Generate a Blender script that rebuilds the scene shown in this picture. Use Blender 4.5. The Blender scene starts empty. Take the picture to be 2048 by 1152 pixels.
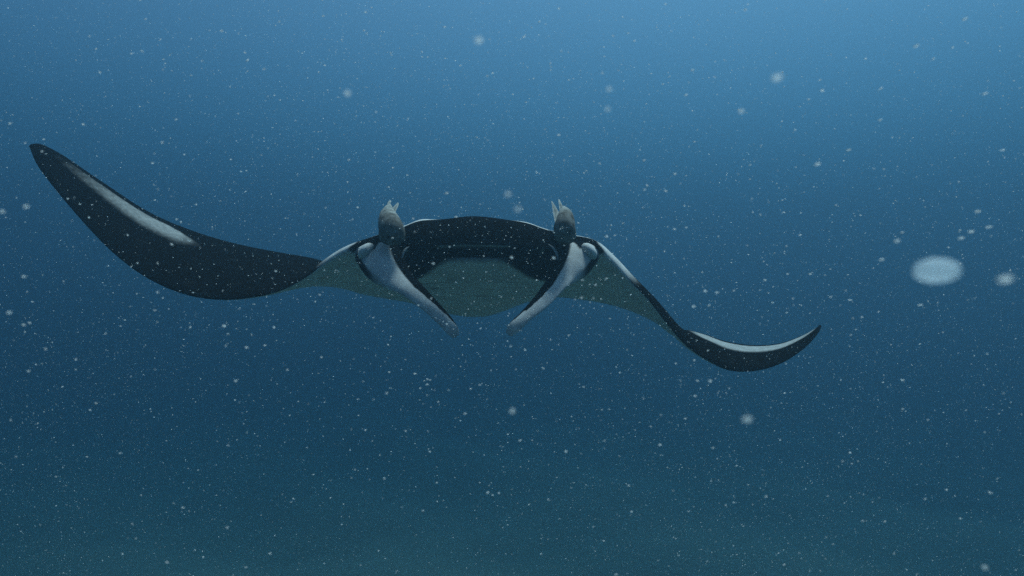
import bpy, bmesh, math, random
import numpy as np
from mathutils import Vector, Matrix

S = bpy.context.scene
COL = S.collection
random.seed(7)
rng = np.random.default_rng(11)

# ------------------------------------------------------------------ camera, sky, sun, exposure
CAM_Z = 6.0                       # metres above the sea floor
SURFACE = 12.0                    # height of the top of the water
HFOV = math.radians(70)
FPX = 1024 / math.tan(HFOV / 2)   # focal length for a 2048 wide frame
cam_d = bpy.data.cameras.new('camera')
cam_d.sensor_width = 36
cam_d.angle = HFOV
cam_d.clip_start = 0.02
cam_d.clip_end = 1000
cam_d.dof.use_dof = True
cam_d.dof.focus_distance = 2.2
cam_d.dof.aperture_fstop = cam_d.lens / 3.2
cam = bpy.data.objects.new('camera', cam_d)
cam.location = (0, 0, CAM_Z)
cam.rotation_euler = (math.radians(90), 0, 0)
COL.objects.link(cam)
S.camera = cam

SUN_EL, SUN_AZ = math.radians(66), math.radians(30)   # azimuth clockwise from +Y (up right of the view)
W = bpy.data.worlds.new('World')
S.world = W
W.use_nodes = True
nt = W.node_tree
nt.nodes.clear()
wo = nt.nodes.new('ShaderNodeOutputWorld')
bg = nt.nodes.new('ShaderNodeBackground')
sk = nt.nodes.new('ShaderNodeTexSky')
sk.sky_type = 'NISHITA'
sk.sun_disc = False
sk.sun_elevation = SUN_EL
sk.sun_rotation = SUN_AZ
bg.inputs['Strength'].default_value = 0.10
nt.links.new(sk.outputs[0], bg.inputs[0])
nt.links.new(bg.outputs[0], wo.inputs[0])

sd = bpy.data.lights.new('sun', 'SUN')
sd.energy = 5.0
sd.angle = math.radians(12)        # spread by the wavy surface overhead
sd.color = (1.0, 0.97, 0.92)
sun = bpy.data.objects.new('sun', sd)
to_sun = Vector((math.cos(SUN_EL) * math.sin(SUN_AZ), math.cos(SUN_EL) * math.cos(SUN_AZ), math.sin(SUN_EL)))
sun.rotation_euler = to_sun.to_track_quat('Z', 'Y').to_euler()
sun.location = (0, 0, 40)
COL.objects.link(sun)

S.view_settings.view_transform = 'Standard'
S.view_settings.look = 'None'
S.view_settings.gamma = 1
S.view_settings.exposure = 0.52
S.view_settings.use_curve_mapping = False
S.cycles.volume_bounces = 3
S.cycles.max_bounces = 8
S.cycles.use_denoising = False

# ------------------------------------------------------------------ helpers
def at(px, py, d):
    """a point that the photograph shows at (px, py), d metres in front of the lens"""
    return np.array([(px - 1024) / FPX * d, d, CAM_Z + (576 - py) / FPX * d])

def tag(o, label=None, cat=None, group=None, kind=None):
    if label: o['label'] = label
    if cat: o['category'] = cat
    if group: o['group'] = group
    if kind: o['kind'] = kind
    return o

def link(name, me, parent=None, mat=None):
    o = bpy.data.objects.new(name, me)
    COL.objects.link(o)
    if mat is not None:
        me.materials.clear()
        me.materials.append(mat)
    if parent is not None:
        o.parent = parent
        o.matrix_parent_inverse = Matrix.Translation(parent.location).inverted()
    return o

def empty(name, loc):
    o = bpy.data.objects.new(name, None)
    o.empty_display_size = 0.1
    o.location = Vector(loc)
    COL.objects.link(o)
    return o

def mesh_np(name, verts, faces, smooth=True, mask=None):
    me = bpy.data.meshes.new(name)
    me.from_pydata([tuple(v) for v in verts], [], [tuple(int(i) for i in f) for f in faces])
    if smooth:
        me.polygons.foreach_set('use_smooth', [True] * len(me.polygons))
    if mask is not None:
        a = me.attributes.new('pigment', 'FLOAT', 'POINT')
        a.data.foreach_set('value', np.asarray(mask, dtype=np.float32))
    me.update()
    return me

def hermite(keys, ts):
    """smooth monotone-ish cubic through rows of keys (n, k) at integer params, sampled at ts"""
    keys = np.asarray(keys, float)
    n = len(keys)
    d = np.diff(keys, axis=0)
    m = np.zeros_like(keys)
    m[1:-1] = (d[:-1] + d[1:]) / 2
    m[0], m[-1] = d[0], d[-1]
    i = np.clip(np.floor(ts).astype(int), 0, n - 2)
    f = (ts - i)[:, None]
    h00 = 2*f**3 - 3*f**2 + 1; h10 = f**3 - 2*f**2 + f
    h01 = -2*f**3 + 3*f**2;    h11 = f**3 - f**2
    return h00*keys[i] + h10*m[i] + h01*keys[i+1] + h11*m[i+1]

def sstep(a, b, x):
    t = np.clip((x - a) / (b - a), 0, 1)
    return t * t * (3 - 2 * t)

def norm(v):
    return v / np.maximum(np.linalg.norm(v, axis=-1, keepdims=True), 1e-9)

# ------------------------------------------------------------------ materials
def new_mat(name):
    m = bpy.data.materials.new(name)
    m.use_nodes = True
    t = m.node_tree
    b = t.nodes['Principled BSDF']
    return m, t, b

def skin_material(name, dark, pale, rough=0.6, scale=14.0, edge=0.055, mott=0.35):
    """two-tone fish skin: pigment attribute picks dark or pale, with ragged border and mottling"""
    m, t, b = new_mat(name)
    N = t.nodes.new
    L = t.links.new
    tc = N('ShaderNodeTexCoord')
    at_ = N('ShaderNodeAttribute'); at_.attribute_name = 'pigment'
    n1 = N('ShaderNodeTexNoise'); n1.inputs['Scale'].default_value = scale * 4; n1.inputs['Detail'].default_value = 5
    n2 = N('ShaderNodeTexNoise'); n2.inputs['Scale'].default_value = scale; n2.inputs['Detail'].default_value = 6
    n3 = N('ShaderNodeTexNoise'); n3.inputs['Scale'].default_value = scale * 30; n3.inputs['Detail'].default_value = 3
    for n in (n1, n2, n3): L(tc.outputs['Object'], n.inputs['Vector'])
    s1 = N('ShaderNodeMath'); s1.operation = 'SUBTRACT'; s1.inputs[1].default_value = 0.5
    L(n1.outputs[0], s1.inputs[0])
    s2 = N('ShaderNodeMath'); s2.operation = 'MULTIPLY_ADD'; s2.inputs[1].default_value = edge * 4
    L(s1.outputs[0], s2.inputs[0]); L(at_.outputs['Fac'], s2.inputs[2])
    mr = N('ShaderNodeMapRange'); mr.interpolation_type = 'SMOOTHSTEP'
    mr.inputs[1].default_value = 0.12; mr.inputs[2].default_value = 0.88
    L(s2.outputs[0], mr.inputs[0])
    mx = N('ShaderNodeMix'); mx.data_type = 'RGBA'
    mx.inputs[6].default_value = (*dark, 1); mx.inputs[7].default_value = (*pale, 1)
    L(mr.outputs[0], mx.inputs[0])
    r2 = N('ShaderNodeMapRange'); r2.inputs[1].default_value = 0.3; r2.inputs[2].default_value = 0.7
    r2.inputs[3].default_value = 1 - mott; r2.inputs[4].default_value = 1 + mott * 0.25
    L(n2.outputs[0], r2.inputs[0])
    r3 = N('ShaderNodeMapRange'); r3.inputs[1].default_value = 0.3; r3.inputs[2].default_value = 0.7
    r3.inputs[3].default_value = 0.85; r3.inputs[4].default_value = 1.1
    L(n3.outputs[0], r3.inputs[0])
    mu = N('ShaderNodeMath'); mu.operation = 'MULTIPLY'
    L(r2.outputs[0], mu.inputs[0]); L(r3.outputs[0], mu.inputs[1])
    vm = N('ShaderNodeVectorMath'); vm.operation = 'SCALE'
    L(mx.outputs[2], vm.inputs[0]); L(mu.outputs[0], vm.inputs['Scale'])
    L(vm.outputs[0], b.inputs['Base Color'])
    b.inputs['Roughness'].default_value = rough
    b.inputs['Specular IOR Level'].default_value = 0.0   # wet skin under water hardly mirrors
    bp = N('ShaderNodeBump'); bp.inputs['Strength'].default_value = 0.25; bp.inputs['Distance'].default_value = 0.004
    L(n3.outputs[0], bp.inputs['Height']); L(bp.outputs[0], b.inputs['Normal'])
    return m

M_MANTA = skin_material('manta_skin', (0.006, 0.0058, 0.0058), (0.62, 0.605, 0.57), mott=0.2)
M_REMORA = skin_material('remora_skin', (0.23, 0.22, 0.195), (0.44, 0.44, 0.40), scale=55, mott=0.75)
M_FIN = skin_material('remora_fin_skin', (0.18, 0.18, 0.16), (0.52, 0.52, 0.48), scale=40)

M_EYE, t_, b_ = new_mat('eye_gloss')
b_.inputs['Base Color'].default_value = (0.008, 0.008, 0.009, 1)
b_.inputs['Roughness'].default_value = 0.18

def flake_material(name, col, through, clear=0.0):
    """soft organic flake: light passes through it as well as bouncing off; clear = see-through share"""
    m, t, b = new_mat(name)
    N, L = t.nodes.new, t.links.new
    n = N('ShaderNodeTexNoise'); n.inputs['Scale'].default_value = 2.2
    tc = N('ShaderNodeTexCoord'); L(tc.outputs['Object'], n.inputs['Vector'])
    r = N('ShaderNodeMapRange'); r.inputs[3].default_value = 0.8; r.inputs[4].default_value = 1.1
    L(n.outputs[0], r.inputs[0])
    v = N('ShaderNodeVectorMath'); v.operation = 'SCALE'; v.inputs[0].default_value = col
    L(r.outputs[0], v.inputs['Scale'])
    L(v.outputs[0], b.inputs['Base Color'])
    b.inputs['Roughness'].default_value = 0.6
    tr = N('ShaderNodeBsdfTranslucent')
    L(v.outputs[0], tr.inputs['Color'])
    mx = N('ShaderNodeMixShader'); mx.inputs[0].default_value = through
    L(b.outputs[0], mx.inputs[1]); L(tr.outputs[0], mx.inputs[2])
    out = mx
    if clear:
        tp = N('ShaderNodeBsdfTransparent')
        m2 = N('ShaderNodeMixShader'); m2.inputs[0].default_value = clear
        L(mx.outputs[0], m2.inputs[1]); L(tp.outputs[0], m2.inputs[2])
        out = m2
    L(out.outputs[0], t.nodes['Material Output'].inputs['Surface'])
    return m

M_SNOW = flake_material('marine_snow', (0.97, 0.97, 0.95), 0.85)
M_FLAKE = flake_material('flake', (0.96, 0.97, 0.95), 0.85)
M_SOFT = flake_material('soft_flake', (0.9, 0.91, 0.88), 0.85, 0.55)
M_JELLY = flake_material('jelly', (0.76, 0.86, 0.90), 0.85, 0.42)

# sand
M_SAND, t_, b_ = new_mat('sand')
tc = t_.nodes.new('ShaderNodeTexCoord')
na = t_.nodes.new('ShaderNodeTexNoise'); na.inputs['Scale'].default_value = 0.25; na.inputs['Detail'].default_value = 8
nb = t_.nodes.new('ShaderNodeTexNoise'); nb.inputs['Scale'].default_value = 9; nb.inputs['Detail'].default_value = 6
cr = t_.nodes.new('ShaderNodeValToRGB')
cr.color_ramp.elements[0].position = 0.38; cr.color_ramp.elements[0].color = (0.27, 0.225, 0.15, 1)
cr.color_ramp.elements[1].position = 0.66; cr.color_ramp.elements[1].color = (0.40, 0.33, 0.225, 1)
t_.links.new(tc.outputs['Object'], na.inputs['Vector']); t_.links.new(tc.outputs['Object'], nb.inputs['Vector'])
t_.links.new(na.outputs[0], cr.inputs[0]); t_.links.new(cr.outputs[0], b_.inputs['Base Color'])
bp = t_.nodes.new('ShaderNodeBump'); bp.inputs['Distance'].default_value = 0.08
t_.links.new(nb.outputs[0], bp.inputs['Height']); t_.links.new(bp.outputs[0], b_.inputs['Normal'])
b_.inputs['Roughness'].default_value = 0.95

# ------------------------------------------------------------------ sea floor and water
def sea_floor():
    n = 160
    xs = np.linspace(-1, 1, n)
    xs = np.sign(xs) * np.abs(xs) ** 1.6 * 110
    X, Y = np.meshgrid(xs, xs + 10)
    Z = (0.22 * np.sin(X * 0.31 + 0.7) * np.cos(Y * 0.27) + 0.18 * np.sin(X * 0.83 + Y * 0.61)
         + 0.06 * np.sin(Y * 2.3 + X * 0.4)) + rng.normal(0, 0.03, X.shape)
    v = np.stack([X, Y, Z], -1).reshape(-1, 3)
    i = np.arange((n - 1) * n).reshape(n - 1, n)[:, :-1].ravel()
    f = np.stack([i, i + 1, i + n + 1, i + n], -1)
    o = link('sea_floor', mesh_np('sea_floor', v, f), None, M_SAND)
    tag(o, 'dim greenish sandy sea floor far below the manta', None, None, 'structure')
sea_floor()

def water_volume():
    bm = bmesh.new()
    bmesh.ops.create_cube(bm, size=1)
    for v in bm.verts:
        v.co = Vector((v.co.x * 240, v.co.y * 240 + 10, (v.co.z + 0.5) * (SURFACE + 2) - 2))
    me = bpy.data.meshes.new('haze'); bm.to_mesh(me); bm.free()
    m = bpy.data.materials.new('sea_water'); m.use_nodes = True
    t = m.node_tree; t.nodes.clear()
    out = t.nodes.new('ShaderNodeOutputMaterial')
    pv = t.nodes.new('ShaderNodeVolumePrincipled')
    t.links.new(pv.outputs[0], out.inputs['Volume'])
    scat = np.array((0.0182, 0.0315, 0.0392))        # scattering per metre
    ext = np.array((0.158, 0.114, 0.100))         # extinction per metre
    D = 0.2
    c = scat / D
    a = 1 - (ext - scat) / (D * (1 - c))
    a = np.clip(a, 0, 1) ** 2
    pv.inputs['Density'].default_value = D
    pv.inputs['Color'].default_value = (*c, 1)
    pv.inputs['Absorption Color'].default_value = (*a, 1)
    pv.inputs['Anisotropy'].default_value = 0.72
    o = link('haze', me, None, m)
    tag(o, 'deep blue sea water filling the whole scene', None, None, 'stuff')
water_volume()

# ------------------------------------------------------------------ manta ray
# stations from one wing tip to the other:
# leading edge (px, py, depth), trailing edge (px, py, depth), upper and lower half thickness (m)
ST = [
 (58,292,2.45,   62,288,2.47,  .002,.002),
 (76,332,2.42,   84,289,2.50,  .005,.004),
 (112,380,2.38,  130,313,2.53, .008,.005),
 (163,440,2.33,  205,364,2.57, .011,.007),
 (224,503,2.28,  300,425,2.62, .014,.009),
 (290,553,2.24,  390,463,2.68, .016,.010),
 (365,587,2.20,  475,488,2.75, .018,.011),
 (440,599,2.18,  560,505,2.82, .020,.012),
 (510,594,2.16,  642,521,2.88, .021,.012),
 (565,580,2.15,  668,548,2.92, .022,.012),
 (610,556,2.14,  692,575,2.95, .022,.018),
 (645,530,2.13,  722,588,2.98, .034,.026),
 (680,507,2.12,  770,597,3.00, .042,.036),
 (714,494,2.10,  820,606,3.02, .054,.042),
 (757,492,2.07,  865,620,3.06, .096,.040),
 (810,496,2.03,  905,629,3.09, .146,.050),
 (870,491,2.00,  930,633,3.11, .141,.058),
 (948,489,1.99,  950,634,3.12, .150,.062),
 (1030,491,2.00, 975,632,3.11, .138,.058),
 (1088,496,2.03, 1008,622,3.09,.130,.050),
 (1142,492,2.07, 1054,605,3.06,.084,.040),
 (1190,494,2.10, 1110,595,3.02,.056,.042),
 (1219,518,2.12, 1180,602,2.98,.045,.036),
 (1257,559,2.14, 1240,615,2.92,.036,.024),
 (1300,604,2.16, 1303,641,2.86,.028,.013),
 (1340,656,2.18, 1348,672,2.80,.026,.012),
 (1375,694,2.20, 1368,660,2.75,.022,.012),
 (1415,721,2.22, 1405,667,2.70,.020,.011),
 (1460,740,2.25, 1450,682,2.66,.017,.010),
 (1510,741,2.28, 1502,690,2.62,.014,.009),
 (1560,727,2.32, 1557,687,2.58,.011,.007),
 (1605,699,2.36, 1602,672,2.54,.008,.005),
 (1633,670,2.40, 1631,657,2.50,.005,.004),
 (1643,652,2.44, 1642,651,2.46,.002,.002),
]
MID = 17
MID_X = at(948, 489, 1.99)[0]

def naca(u):
    return 2 * 5 * (0.2969*np.sqrt(u) - 0.1260*u - 0.3516*u**2 + 0.2843*u**3 - 0.1036*u**4)

def manta_body(root):
    ns, nth = 520, 300
    ts = np.linspace(0, len(ST) - 1, ns)
    keys = []
    for a in ST:
        keys.append(np.concatenate([at(*a[0:3]), at(*a[3:6]), a[6:8]]))
    k = hermite(keys, ts)
    LE, TE, tu, tl = k[:, 0:3], k[:, 3:6], k[:, 6], k[:, 7]
    span = np.gradient(0.65 * LE + 0.35 * TE, axis=0)
    chord = TE - LE
    Nn = norm(np.cross(span, chord))
    # smooth the normals along the span
    for _ in range(10):
        Nn[1:-1] = norm(Nn[:-2] + 2 * Nn[1:-1] + Nn[2:])
    th = np.linspace(0, 2 * np.pi, nth, endpoint=False)
    th = th + 0.22 * np.sin(2 * th) * 0.5       # denser at the leading edge
    u = (1 + np.cos(th)) / 2
    up = th < np.pi
    prof = naca(np.clip(u, 0, 1))
    v = np.where(up[None, :], tu[:, None], -tl[:, None]) * prof[None, :]
    rel_x = LE[:, 0] - MID_X
    head = 1 - sstep(0.24, 0.40, np.abs(rel_x))                # 1 across the head
    # belly line: bring the chin down behind the mouth
    v = v - (head * 0.012)[:, None] * np.where(up, 0, 1)[None, :] * sstep(0.0, 0.03, u)[None, :] * (1 - sstep(.2, .9, u))[None, :]
    camber = 0.004 * np.sin(np.pi * u)[None, :] * (1 - head)[:, None]
    P = LE[:, None, :] + u[None, :, None] * chord[:, None, :] + (v + camber)[:, :, None] * Nn[:, None, :]
    # mouth slit between the head fins
    mw = 1 - sstep(0.165, 0.225, np.abs(rel_x))
    slit = np.exp(-((v + 0.016) / 0.009) ** 2) * (u < 0.08)[None, :] * mw[:, None]
    P = P + slit[:, :, None] * 0.07 * norm(chord)[:, None, :]
    lip = np.exp(-((v + 0.001) / 0.006) ** 2) * (u < 0.08)[None, :] * mw[:, None]
    P = P - lip[:, :, None] * 0.008 * norm(chord)[:, None, :]
    # five gill slits each side of the belly, shallow grooves
    X = P[:, :, 0] - MID_X
    gill = np.zeros_like(v)
    low = (~up)[None, :]
    for g in range(5):
        ug = 0.17 + 0.055 * g
        xa = 0.075 + 0.008 * g
        d_ = (u[None, :] - ug - 0.25 * (np.abs(X) - xa - 0.05)) / 0.006
        wx = sstep(xa - .012, xa + .01, np.abs(X)) * (1 - sstep(xa + .085, xa + .11, np.abs(X)))
        gill = np.maximum(gill, np.exp(-d_ ** 2) * wx * low)
    P = P + (gill * 0.008)[:, :, None] * Nn[:, None, :]

    # ---- pigment, 0 dark .. 1 pale
    U = np.broadcast_to(u[None, :], v.shape)
    UP = np.broadcast_to(up[None, :], v.shape)
    ax = np.broadcast_to(np.abs(rel_x)[:, None], v.shape)
    sgn = np.broadcast_to(np.sign(rel_x)[:, None], v.shape)
    tt = np.broadcast_to(ts[:, None], v.shape)
    pig = np.where(UP, 0.0, 1.0)
    # dark chin
    uc = 0.010 + 0.21 * sstep(0.055, 0.285, ax)
    chin = 1 - sstep(uc - 0.02, uc + 0.045, U)
    chin *= 1 - sstep(0.25, 0.31, ax)
    pig = np.where(UP, pig, pig * (1 - chin))
    # pale folds at the mouth corners
    fold = np.exp(-((ax - 0.182 - 0.45 * (v + 0.02)) / 0.0055) ** 2) * sstep(-0.040, -0.026, v) * (1 - sstep(-0.006, 0.004, v)) * (U < 0.05)
    pig = np.maximum(pig, 0.5 * fold)
    # glint of light on the upper lip, painted as a pale line
    pig = np.maximum(pig, 0.55 * np.exp(-((v + 0.003) / 0.0022) ** 2) * (U < 0.06) * (1 - sstep(0.09, 0.13, ax)))
    # white shoulder patches on the back, behind the head
    ush = np.interp(ax, [0, .04, .09, .14, .18, .23, .3, .4], [.3, .2, .115, .085, .066, .05, .042, .04])
    sh = sstep(ush - .006, ush + .008, U) * sstep(0.05, 0.09, ax) * (1 - sstep(0.35, 0.6, U))
    sh *= 1 - sstep(0.36, 0.42, ax)
    pig = np.where(UP, np.maximum(pig, sh), pig)
    # pale skin wraps round the leading edge at the wing root
    wr = (1 - sstep(0.05, 0.12, U)) * sstep(0.34, 0.36, ax) * (1 - sstep(0.40, 0.50, ax))
    pig = np.where(UP, np.maximum(pig, 0.9 * wr), pig)
    # dark spot beside each eye, on the front edge of the shoulder
    spot = np.exp(-((ax - 0.352) / 0.015) ** 2 - (v / 0.011) ** 2) * (U < 0.05)
    pig = pig * (1 - np.clip(spot * 1.6, 0, 1))
    # white band near the trailing edge of each outer wing
    gl = sstep(0.2, 4.4, tt) * (1 - sstep(4.7, 5.9, tt)) * (tt < MID)
    outl = 0.935 - 0.20 * sstep(4.3, 5.8, tt)
    bl = 0.50 * gl * sstep(0.46, 0.76, U) * (1 - sstep(outl - 0.05, outl, U))
    gr = sstep(25.6, 26.8, tt) * (1 - sstep(31.6, 33.2, tt)) * (tt > MID)
    br = 0.56 * gr * sstep(0.40, 0.58, U) * (1 - sstep(0.87, 0.93, U))
    pig = np.where(UP, np.maximum(pig, np.maximum(bl, br)), pig)
    # ventral edge darkens towards the wing tips and hind margin
    tipw = sstep(0.60, 0.85, ax)
    pig = np.where(UP, pig, pig * (1 - 0.95 * tipw))
    rim = sstep(0.975, 0.995, U) * 0.7
    pig = np.where(UP, pig, pig * (1 - rim))
    pig = pig * (1 - 0.6 * gill)
    # worn, scratched patches on the black back
    sr = np.random.default_rng(5)
    wear = 0.10 + 0.07 * np.sin(tt * 2.3 + 4 * U) * np.sin(U * 17 + tt * 1.1) + 0.04 * np.sin(tt * 7.1 - U * 31)
    for _ in range(34):
        t0, u0, ln, sl = sr.uniform(1, 32), sr.uniform(.08, .85), sr.uniform(.3, 1.2), sr.normal(0, .12)
        q = np.exp(-((U - u0 - sl * (tt - t0)) / 0.006) ** 2) * np.exp(-((tt - t0) / ln) ** 4)
        wear = wear + q * sr.uniform(.08, .2)
    pig = np.where(UP, np.maximum(pig, 0.72 * wear), pig)
    # two smudges under the throat
    for gx, gu in ((-0.07, .13), (0.11, .12), (-0.14, .22), (0.02, .3)):
        pig = np.where(UP, pig, pig * (1 - 0.35 * np.exp(-((X - gx) / .03) ** 2 - ((U - gu) / .03) ** 2)))

    verts = P.reshape(-1, 3)
    i = np.arange(ns - 1)[:, None] * nth + np.arange(nth)[None, :]
    j = np.arange(ns - 1)[:, None] * nth + (np.arange(nth)[None, :] + 1) % nth
    f = np.stack([i, i + nth, j + nth, j], -1).reshape(-1, 4)
    faces = [tuple(r) for r in f.tolist()]
    faces.append(tuple(range(nth)))
    faces.append(tuple(range((ns - 1) * nth + nth - 1, (ns - 1) * nth - 1, -1)))
    me = mesh_np('body', verts, faces, True, pig.ravel())
    return link('body', me, root, M_MANTA)

def loft(name, keys, frame_w, n_len, n_ring, parent, mat, pig_fn, superness=2.0, round_ends=True):
    """keys: rows (x,y,z, half width, half thickness); frame_w: row-wise width direction hints"""
    ts = np.linspace(0, len(keys) - 1, n_len)
    k = hermite(keys, ts)
    wv = hermite(frame_w, ts)
    c, hw, ht = k[:, :3], np.maximum(k[:, 3], 4e-4), np.maximum(k[:, 4], 4e-4)
    tan = norm(np.gradient(c, axis=0))
    wv = norm(wv - (wv * tan).sum(-1, keepdims=True) * tan)
    tv = norm(np.cross(tan, wv))
    th = np.linspace(0, 2 * np.pi, n_ring, endpoint=False)
    cs, sn = np.cos(th), np.sin(th)
    e = 2.0 / superness
    cs_ = np.sign(cs) * np.abs(cs) ** e
    sn_ = np.sign(sn) * np.abs(sn) ** e
    P = c[:, None, :] + (hw[:, None] * cs_)[:, :, None] * wv[:, None, :] + (ht[:, None] * sn_)[:, :, None] * tv[:, None, :]
    pig = pig_fn(np.broadcast_to((ts / (len(keys) - 1))[:, None], P.shape[:2]), np.broadcast_to(cs[None, :], P.shape[:2]),
                 np.broadcast_to(sn[None, :], P.shape[:2]))
    verts = P.reshape(-1, 3)
    i = np.arange(n_len - 1)[:, None] * n_ring + np.arange(n_ring)[None, :]
    j = np.arange(n_len - 1)[:, None] * n_ring + (np.arange(n_ring)[None, :] + 1) % n_ring
    f = np.stack([i, j, j + n_ring, i + n_ring], -1).reshape(-1, 4)
    faces = [tuple(r) for r in f.tolist()]
    faces.append(tuple(range(n_ring - 1, -1, -1)))
    faces.append(tuple(range((n_len - 1) * n_ring, n_len * n_ring)))
    return link(name, mesh_np(name, verts, faces, True, pig.ravel()), parent, mat)

def edge_loft_keys(rows):
    """rows: outer (px,py), inner (px,py), depth, half thickness -> loft keys and width directions (towards inner)"""
    keys, ws = [], []
    for ox, oy, ix, iy, d, ht in rows:
        a, b = at(ox, oy, d), at(ix, iy, d)
        keys.append([*((a + b) / 2), np.linalg.norm(b - a) / 2, ht])
        ws.append((b - a) / np.linalg.norm(b - a))
    return keys, ws

def manta():
    root = empty('manta_ray', at(950, 520, 2.2))
    tag(root, 'black and white manta ray gliding towards the camera with wings curved', 'manta ray')
    manta_body(root)

    # head fins: rows of outer edge, inner edge, depth, half thickness
    left = [(728,492, 798,484, 2.16, .014), (712,505, 802,494, 2.10, .026), (716,522, 806,508, 2.04, .040),
            (733,543, 815,533, 1.99, .034), (765,563, 829,557, 1.95, .020), (804,584, 848,577, 1.91, .010),
            (845,618, 874,603, 1.87, .006), (878,650, 899,630, 1.84, .0045), (898,671, 912,650, 1.82, .0035), (908,678, 917,668, 1.815, .002)]
    right = [(1182,490, 1110,484, 2.16, .014), (1195,503, 1106,494, 2.10, .026), (1192,520, 1106,510, 2.04, .040),
             (1176,540, 1104,532, 1.99, .034), (1152,556, 1098,553, 1.95, .020), (1130,571, 1084,578, 1.91, .010),
             (1101,602, 1063,606, 1.87, .006), (1063,635, 1037,632, 1.84, .0045), (1034,666, 1020,646, 1.82, .0035), (1022,674, 1012,664, 1.815, .002)]
    for rows, side in ((left, -1), (right, 1)):
        keys, ws = edge_loft_keys(rows)
        def pig(t, c, s, side=side):
            p = np.ones_like(t)
            # dark inner flank narrowing to the tip
            lim = np.interp(t, [0, .3, .44, .56, .67, .78, .89, 1], [.55, .5, .38, .22, .5, .76, 1.0, 1.2]) - (0.2 if side > 0 else 0.0) * (t < 0.75) * sstep(.1, .25, t) + 0.035 * np.sin(t * 120) * np.sin(t * 47) * sstep(.5, .65, t)
            p *= 1 - sstep(lim - .10, lim + .05, c)
            # dark crown above the eye and cap of the head
            crown = 1 - sstep(0.20, 0.235, t + 0.17 * sstep(0.25, 0.75, -c) + 0.03 * np.sin(c * 7))
            p *= 1 - crown
            # dark rear rim: eye edge, and the head-to-wing crease shadow painted in
            rim = (1 - sstep(-0.93, -0.80, c)) * (1 - sstep(0.28, 0.42, t))
            p *= 1 - rim
            return p * 0.70
        loft('cephalic_fin', keys, ws, 120, 64, root, M_MANTA, pig)
    # pale swollen ridge over each eye
    for px, py, d, tilt in ((733, 503, 2.02, 0.7), (1178, 503, 2.02, -0.7)):
        bm = bmesh.new()
        bmesh.ops.create_uvsphere(bm, u_segments=32, v_segments=20, radius=1)
        R = Matrix.Rotation(tilt, 3, 'Y')
        c = Vector(at(px, py, d))
        for v in bm.verts:
            v.co = R @ Vector((v.co.x * 0.018, v.co.y * 0.036, v.co.z * 0.027)) + c
        me = bpy.data.meshes.new('eye_ridge'); bm.to_mesh(me); bm.free()
        me.polygons.foreach_set('use_smooth', [True] * len(me.polygons))
        a = me.attributes.new('pigment', 'FLOAT', 'POINT')
        a.data.foreach_set('value', [1.0] * len(me.vertices))
        link('eye_ridge', me, root, M_MANTA)
    # pale folds of skin at the mouth corners
    for line in ([(818,494,2.0), (811,499,1.995), (806.5,507,1.99), (804,517,1.985)],
                 [(1097,489,2.0), (1107,497,1.99), (1113.5,508,1.98), (1116,521,1.975)]):
        kk = [[*at(*p), 0.0012 + 0.0022 * (i in (1, 2)), 0.002] for i, p in enumerate(line)]
        loft('mouth_fold', kk, [[1, 0, 0]] * 4, 24, 10, root, M_MANTA, lambda t, c, s: np.full_like(t, 0.5))
    # eyes on the outer corners of the head
    for px, py, d, r in ((719, 513, 2.075, 1), (1189, 513, 2.075, -1)):
        bm = bmesh.new()
        bmesh.ops.create_uvsphere(bm, u_segments=24, v_segments=16, radius=1)
        c = Vector(at(px, py, d))
        for v in bm.verts:
            v.co = Vector((v.co.x * 0.012, v.co.y * 0.026, v.co.z * 0.024)) + c
        me = bpy.data.meshes.new('eye'); bm.to_mesh(me); bm.free()
        me.polygons.foreach_set('use_smooth', [True] * len(me.polygons))
        link('eye', me, root, M_EYE)
    # whip tail and small back fin, behind the body
    c0 = at(950, 622, 3.02)
    tk, tw = [], []
    for s in np.linspace(0, 1, 7):
        tk.append([c0[0] + 0.05 * s * s, c0[1] + 1.3 * s, c0[2] + 0.12 * s - 0.05 * s * s, 0.022 * (1 - s) + 0.002, 0.018 * (1 - s) + 0.002])
        tw.append([1, 0, 0])
    loft('tail', tk, tw, 40, 12, root, M_MANTA, lambda t, c, s: np.zeros_like(t))
    return root
manta()

# ------------------------------------------------------------------ remoras riding on the head
def fin_blade(name, pts, d0, d1, parent, mat, thick=0.003):
    """a fin: outline points (px, py) from base to tip and back, depth d0 at the base to d1 at the tip; thin lens section"""
    ys = [p[1] for p in pts]
    ymax, ymin = max(ys), min(ys)
    P = [at(px, py, d0 + (d1 - d0) * (ymax - py) / (ymax - ymin)) for px, py in pts]
    c = sum(P) / len(P)
    n = len(P)
    verts, mask = [], []
    for off in (-1, 1):
        for p in P:
            verts.append(p); mask.append(0.6)
        verts.append(c + np.array([0, off * thick, 0])); mask.append(0.15)
    faces = []
    for i in range(n):
        j = (i + 1) % n
        faces.append((i, j, n))
        faces.append((n + 1 + j, n + 1 + i, 2 * n + 1))
    me = mesh_np(name, verts, faces, False, mask)
    bm = bmesh.new(); bm.from_mesh(me)
    bmesh.ops.remove_doubles(bm, verts=bm.verts, dist=1e-5)
    bm.to_mesh(me); bm.free()
    return link(name, me, parent, mat)

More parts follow.
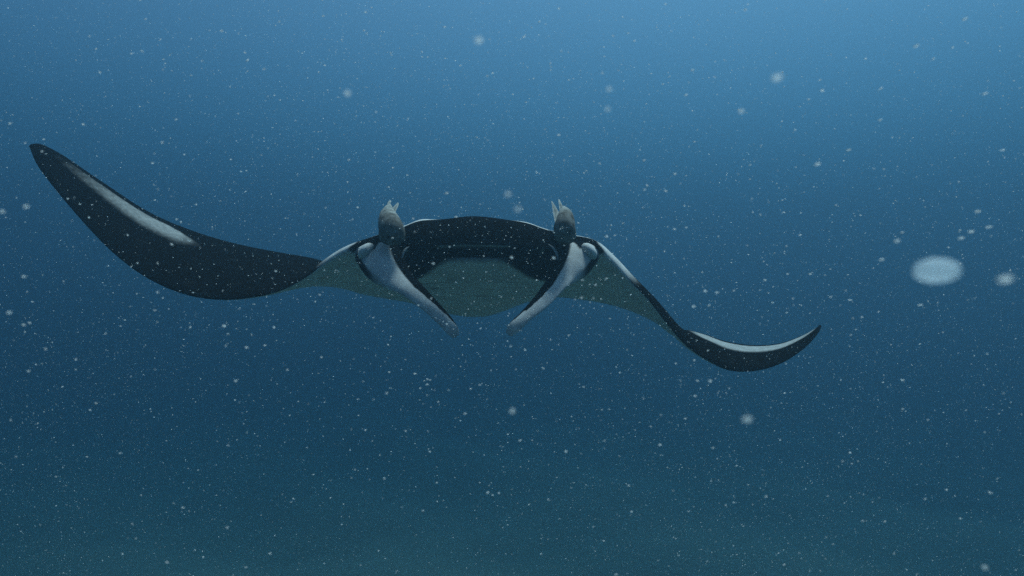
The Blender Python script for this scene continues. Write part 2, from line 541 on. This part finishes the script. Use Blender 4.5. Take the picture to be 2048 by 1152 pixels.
def remora(label, rows, lobes, extra, mouth, eyes, pale_from):
    root = empty('remora', at(rows[1][0], rows[1][1], rows[1][2]))
    tag(root, label, 'remora fish', 'remoras riding on the head of the manta')
    keys, ws = [], []
    for px, py, d, hw, ht in rows:
        s = d / FPX
        keys.append([*at(px, py, d), 0.95 * hw * s, 0.95 * ht * s]); ws.append([1, 0.05, 0])
    def pig(t, c, s):
        spot = 0.12 * np.sin(t * 60 + c * 9) * np.sin(s * 17 + t * 40)
        return np.clip(sstep(pale_from - .06, pale_from + .1, t) * 0.62 + spot + 0.25 * np.exp(-((t - pale_from) / .05) ** 2), 0, 1)
    loft('body', keys, ws, 90, 40, root, M_REMORA, pig)
    for pts, d0, d1, nm in lobes:
        fin_blade(nm, pts, d0, d1, root, M_FIN)
    # pale folds of mouth and gill cover
    def on_skin(px, py):
        rr = sorted(rows, key=lambda q: q[1])
        cx, d, hw, ht = [np.interp(py, [q[1] for q in rr], [q[k_] for q in rr]) for k_ in (0, 2, 3, 4)]
        c = np.clip((px - cx) / hw, -.95, .95)
        return at(px, py, d - ht * d / FPX * math.sqrt(1 - c * c) - 0.002)
    for k, line in enumerate(mouth):
        P = [on_skin(p[0], p[1]) for p in line]
        kk = [[*p, 0.0019, 0.0019] for p in P]
        loft('mouth_fold', kk, [[1, 0.3, 0]] * len(kk), 24, 8, root, M_MANTA, lambda t, c, s: np.full_like(t, 0.55))
    for px, py, d in eyes:
        bm = bmesh.new(); bmesh.ops.create_uvsphere(bm, u_segments=12, v_segments=8, radius=0.004)
        bmesh.ops.translate(bm, verts=bm.verts, vec=Vector(at(px, py, d)))
        me = bpy.data.meshes.new('eye'); bm.to_mesh(me); bm.free()
        link('eye', me, root, M_EYE)

remora('grey remora riding upright above the manta eye nearer the long raised wing',
       [(785,477.5,1.985,25,18), (784.5,474,1.98,27.5,24), (784,468,1.975,28,27), (783,459,1.975,27,27), (779,446,2.00,23.5,25), (776,434,2.05,18.5,20),
        (776.5,425,2.11,13,14), (777,418,2.17,9.5,9), (779,412,2.24,4.5,5)],
       [([(775,419),(774,412),(775.5,405),(779.5,400),(783,402),(780.5,406),(781.5,413),(783,421)], 2.20, 2.34, 'tail_fin'),
        ([(782,421),(788,412.5),(795,405),(797.5,406),(796.5,412),(792,421),(790,429),(786,430)], 2.10, 2.28, 'dorsal_fin')],
       None, [], [(761, 440, 2.01)], 0.50)
remora('grey remora with a Y-shaped throat fold upright above the eye on the drooping wing side',
       [(1132,477,1.975,19,17), (1131.5,473.5,1.97,22,22), (1130.5,467,1.965,23,25), (1129,457,1.965,23,26), (1130.5,444.5,1.985,20,24), (1130.5,435,2.03,16.8,20),
        (1129.5,427,2.09,12,14), (1128.5,421,2.16,7.5,8), (1127,416,2.23,4,5)],
       [([(1119.5,424),(1118,411),(1116.5,398),(1119,399),(1123,407),(1127.5,417),(1130,423),(1124,426)], 2.15, 2.32, 'tail_fin'),
        ([(1110,446),(1106,424),(1102.5,402),(1105,403),(1112,414),(1118,425),(1117,435),(1114,445)], 2.04, 2.22, 'dorsal_fin')],
       None,
       [[(1128,444.5,1.957),(1131,447,1.955),(1132.5,452,1.948),(1132.5,460,1.937)],
        [(1146,448.5,1.965),(1141,448,1.958),(1136,451,1.950),(1132.5,457,1.938)]],
       [], 0.55)

# ------------------------------------------------------------------ drifting particles
def flake_mesh(name, seed, mat, rough=0.16, sub=2):
    r = random.Random(seed)
    bm = bmesh.new()
    bmesh.ops.create_icosphere(bm, subdivisions=sub, radius=1)
    for v in bm.verts:
        k = 1 + r.uniform(-rough, rough)
        v.co = Vector((v.co.x * k, v.co.y * k * 0.7, v.co.z * k))
    me = bpy.data.meshes.new(name); bm.to_mesh(me); bm.free()
    me.polygons.foreach_set('use_smooth', [True] * len(me.polygons))
    me.materials.append(mat)
    return me

FL = [flake_mesh('plankton_flake', s, M_FLAKE) for s in range(5)]

def put_flake(me, px, py, d, w, h, tilt, label, group=None, name='plankton_flake'):
    o = bpy.data.objects.new(name, me)
    COL.objects.link(o)
    o.location = Vector(at(px, py, d))
    o.scale = (w * d / FPX / 2, (w + h) / 4 * d / FPX, h * d / FPX / 2)
    o.rotation_euler = (0, -math.radians(tilt), 0)
    tag(o, label, 'plankton', group)
    return o

big = flake_mesh('plankton_blob', 3, M_JELLY, 0.03, 3)
put_flake(big, 1874, 541, 0.22, 96, 50, 2, 'large blurred pale oval blob floating near the lens beside the drooping wing tip', None, 'plankton_blob')

MARKS = [  # px, py, width, height (2048 frame), depth, tilt
 (57,742,9,5,.6,0),(200,145,8,6,.7,-20),(284,102,7,5,.7,-20),(305,326,8,6,.8,0),(448,652,10,9,.7,0),(456,668,6,4,.7,0),
 (548,655,7,8,.7,0),(178,435,6,5,.8,-15),(160,408,6,4,.8,-15),(5,423,12,11,.4,0),(52,413,16,10,.35,5),(275,526,6,5,.8,0),
 (180,820,6,5,.8,0),(340,110,5,4,.9,-20),(655,180,4,4,.9,0),(985,146,7,5,.9,10),(1067,157,5,5,1,0),(1118,17,6,6,.8,20),
 (1385,140,9,6,.6,25),(1483,222,12,11,.35,20),(1372,190,9,6,.6,25),(1490,20,10,6,.6,30),(1832,92,15,7,.5,30),(1930,38,14,7,.5,30),
 (1866,118,10,4,.6,28),(1970,187,14,6,.5,20),(1955,423,14,8,.5,10),(1942,463,16,7,.5,8),(1978,454,15,7,.5,8),(1922,476,14,7,.5,8),
 (1763,519,11,7,.5,8),(1794,482,14,10,.4,10),(1410,582,10,7,.6,-5),(1434,585,9,7,.6,0),(1387,613,10,8,.6,0),(1349,458,8,6,.8,0),
 (1023,515,9,9,.6,0),(1107,516,8,9,.6,0),(1105,452,4,3,1.0,0),(1213,473,9,7,.7,0),(1350,348,8,6,.7,10),(1372,455,6,5,.9,0),
 (1420,762,10,8,.5,0),(1132,903,8,7,.7,0),(1025,822,12,14,.35,0),(1635,328,14,9,.45,15),(1697,300,12,6,.6,20),(1905,95,8,4,.7,25),
 (1640,160,8,4,.8,25),(1555,155,24,18,.24,10),(1494,838,20,16,.27,0),(695,186,14,15,.3,0),(1016,388,12,12,.28,0),(1036,418,12,12,.27,0),
 (1218,178,10,11,.3,0),(958,80,18,18,.26,0),(1215,218,10,10,.3,0),(1390,792,8,6,.6,-10),(1352,727,6,5,.8,-10),(1240,745,6,5,.8,0),
 (1545,605,7,4,.8,0),(1575,548,7,5,.8,5),(1620,548,8,5,.8,5),(1530,560,9,6,.8,5),(1600,470,8,5,.8,8),(1700,600,9,5,.8,0),
 (1840,610,12,5,.6,5),(1980,985,12,4,.6,-20),(1970,1135,14,10,.35,-20),(540,1107,8,6,.7,10),(390,1100,5,4,.9,0),(245,1108,6,5,.8,10),
 (18,625,14,8,.4,5),(48,553,14,6,.5,-5),(985,990,6,5,.8,0),(1700,905,7,5,.8,-10),(1560,880,6,4,.9,-8),(1805,760,9,5,.7,-5),
 (640,480,5,4,1,0),(560,200,5,4,1,-8),(470,800,5,4,1,0),(700,900,5,4,1,0),(860,760,5,4,1,0),(250,640,6,4,1,0),(2005,300,12,5,.6,15),
 (2010,558,34,24,.2,5),(1760,240,10,5,.6,22),(1590,260,7,4,.8,20),(1500,330,7,4,.8,12),(1280,300,5,4,.9,5),(1050,700,6,6,.8,0)]
SOFT = [flake_mesh('plankton_flake', s_ + 20, M_SOFT) for s_ in range(4)]
TELL = {   # the flakes one can point to
 (57,742): 'bright white flake near the left edge, lower than the raised wing',
 (448,652): 'bright white flake just below the middle of the raised black wing',
 (52,413): 'bright flake left of the raised wing, near the left edge',
 (5,423): 'bright flake cut by the left edge beside the raised wing',
 (178,435): 'small flake showing bright against the raised black wing near its tip',
 (1023,515): 'small white flake in front of the dark chin of the manta',
 (1107,516): 'small white flake before the mouth corner by the drooping wing side',
 (1016,388): 'upper of two faint round blurred flakes above the back of the manta',
 (1036,418): 'lower of two faint round blurred flakes above the back of the manta',
 (1555,155): 'large faint blurred flake high above the drooping wing',
 (1494,838): 'faint round blurred flake below the drooping wing',
 (2010,558): 'faint blurred flake between the large pale blob and the right edge',
 (695,186): 'faint round blurred flake high above the raised wing root',
 (958,80): 'faint blurred flake near the top, above the head of the manta',
 (1213,473): 'bright flake just outside the eye on the drooping wing side',
 (1025,822): 'faint blurred flake in dark water below the head fins',
 (548,655): 'small bright flake under the root of the raised wing',
 (305,326): 'bright flake in open water above the raised wing',
}
for i, (px, py, w, h, d, tilt) in enumerate(MARKS):
    soft = d < 0.36 and w < 30 and px > 600
    me = SOFT[i % 4] if soft else FL[i % 5]
    k = 0.85 if soft else 0.62
    label = TELL.get((px, py), 'small pale plankton flake drifting in open water around the manta')
    put_flake(me, px, py, d, w * k * (1.4 if px > 1600 and not soft else 1.12), h * k * 0.85, tilt, label, 'pale plankton flakes drifting in the water')

def marine_snow():
    """fine particles spread evenly through the water around camera and manta"""
    n = 400000
    x = rng.uniform(-3.2, 3.2, n); y = rng.uniform(0.6, 4.2, n); z = rng.uniform(-2.2, 2.2, n)
    clump = 0.55 + 0.45 * np.sin(x * 2.1 + 1.3 * np.sin(y * 1.7) + .6) * np.sin(z * 2.6 + y * 1.1 + 1.1 * np.sin(x * 1.4))
    keep = (np.abs(x) < 0.6 + y * 0.85) & (np.abs(z) < 0.5 + y * 0.55) & (rng.uniform(0, 1, n) < clump + 0.12)
    x, y, z = x[keep], y[keep], z[keep]
    n = len(x)
    r = 0.00051 * np.exp(rng.normal(0, 0.42, n))
    r = np.minimum(r, 0.00105)
    el = rng.uniform(1.0, 2.6, n)
    ang = rng.normal(0.1, 0.3, n) + np.clip(x, -2, 2) * 0.14
    base = np.array([(1, 0, 0), (-1, 0, 0), (0, 1, 0), (0, -1, 0), (0, 0, 1), (0, 0, -1)], float)
    tri = np.array([(0, 2, 4), (2, 1, 4), (1, 3, 4), (3, 0, 4), (2, 0, 5), (1, 2, 5), (3, 1, 5), (0, 3, 5)])
    V = base[None] * r[:, None, None]
    V[:, :, 0] *= el[:, None]
    ca, sa = np.cos(ang)[:, None], np.sin(ang)[:, None]
    vx = V[:, :, 0] * ca - V[:, :, 2] * sa
    vz = V[:, :, 0] * sa + V[:, :, 2] * ca
    V = np.stack([vx + x[:, None], V[:, :, 1] + y[:, None], vz + z[:, None] + CAM_Z], -1).reshape(-1, 3)
    F = (tri[None] + (np.arange(n) * 6)[:, None, None]).reshape(-1, 3)
    me = bpy.data.meshes.new('marine_snow')
    me.vertices.add(len(V)); me.vertices.foreach_set('co', V.astype(np.float32).ravel())
    me.loops.add(F.size); me.loops.foreach_set('vertex_index', F.astype(np.int32).ravel())
    me.polygons.add(len(F)); me.polygons.foreach_set('loop_start', (np.arange(len(F)) * 3).astype(np.int32))
    me.polygons.foreach_set('loop_total', np.full(len(F), 3, dtype=np.int32))
    me.update(calc_edges=True); me.validate()
    o = link('marine_snow', me, None, M_SNOW)
    tag(o, 'fine white specks of marine snow suspended throughout the water', None, None, 'stuff')
marine_snow()
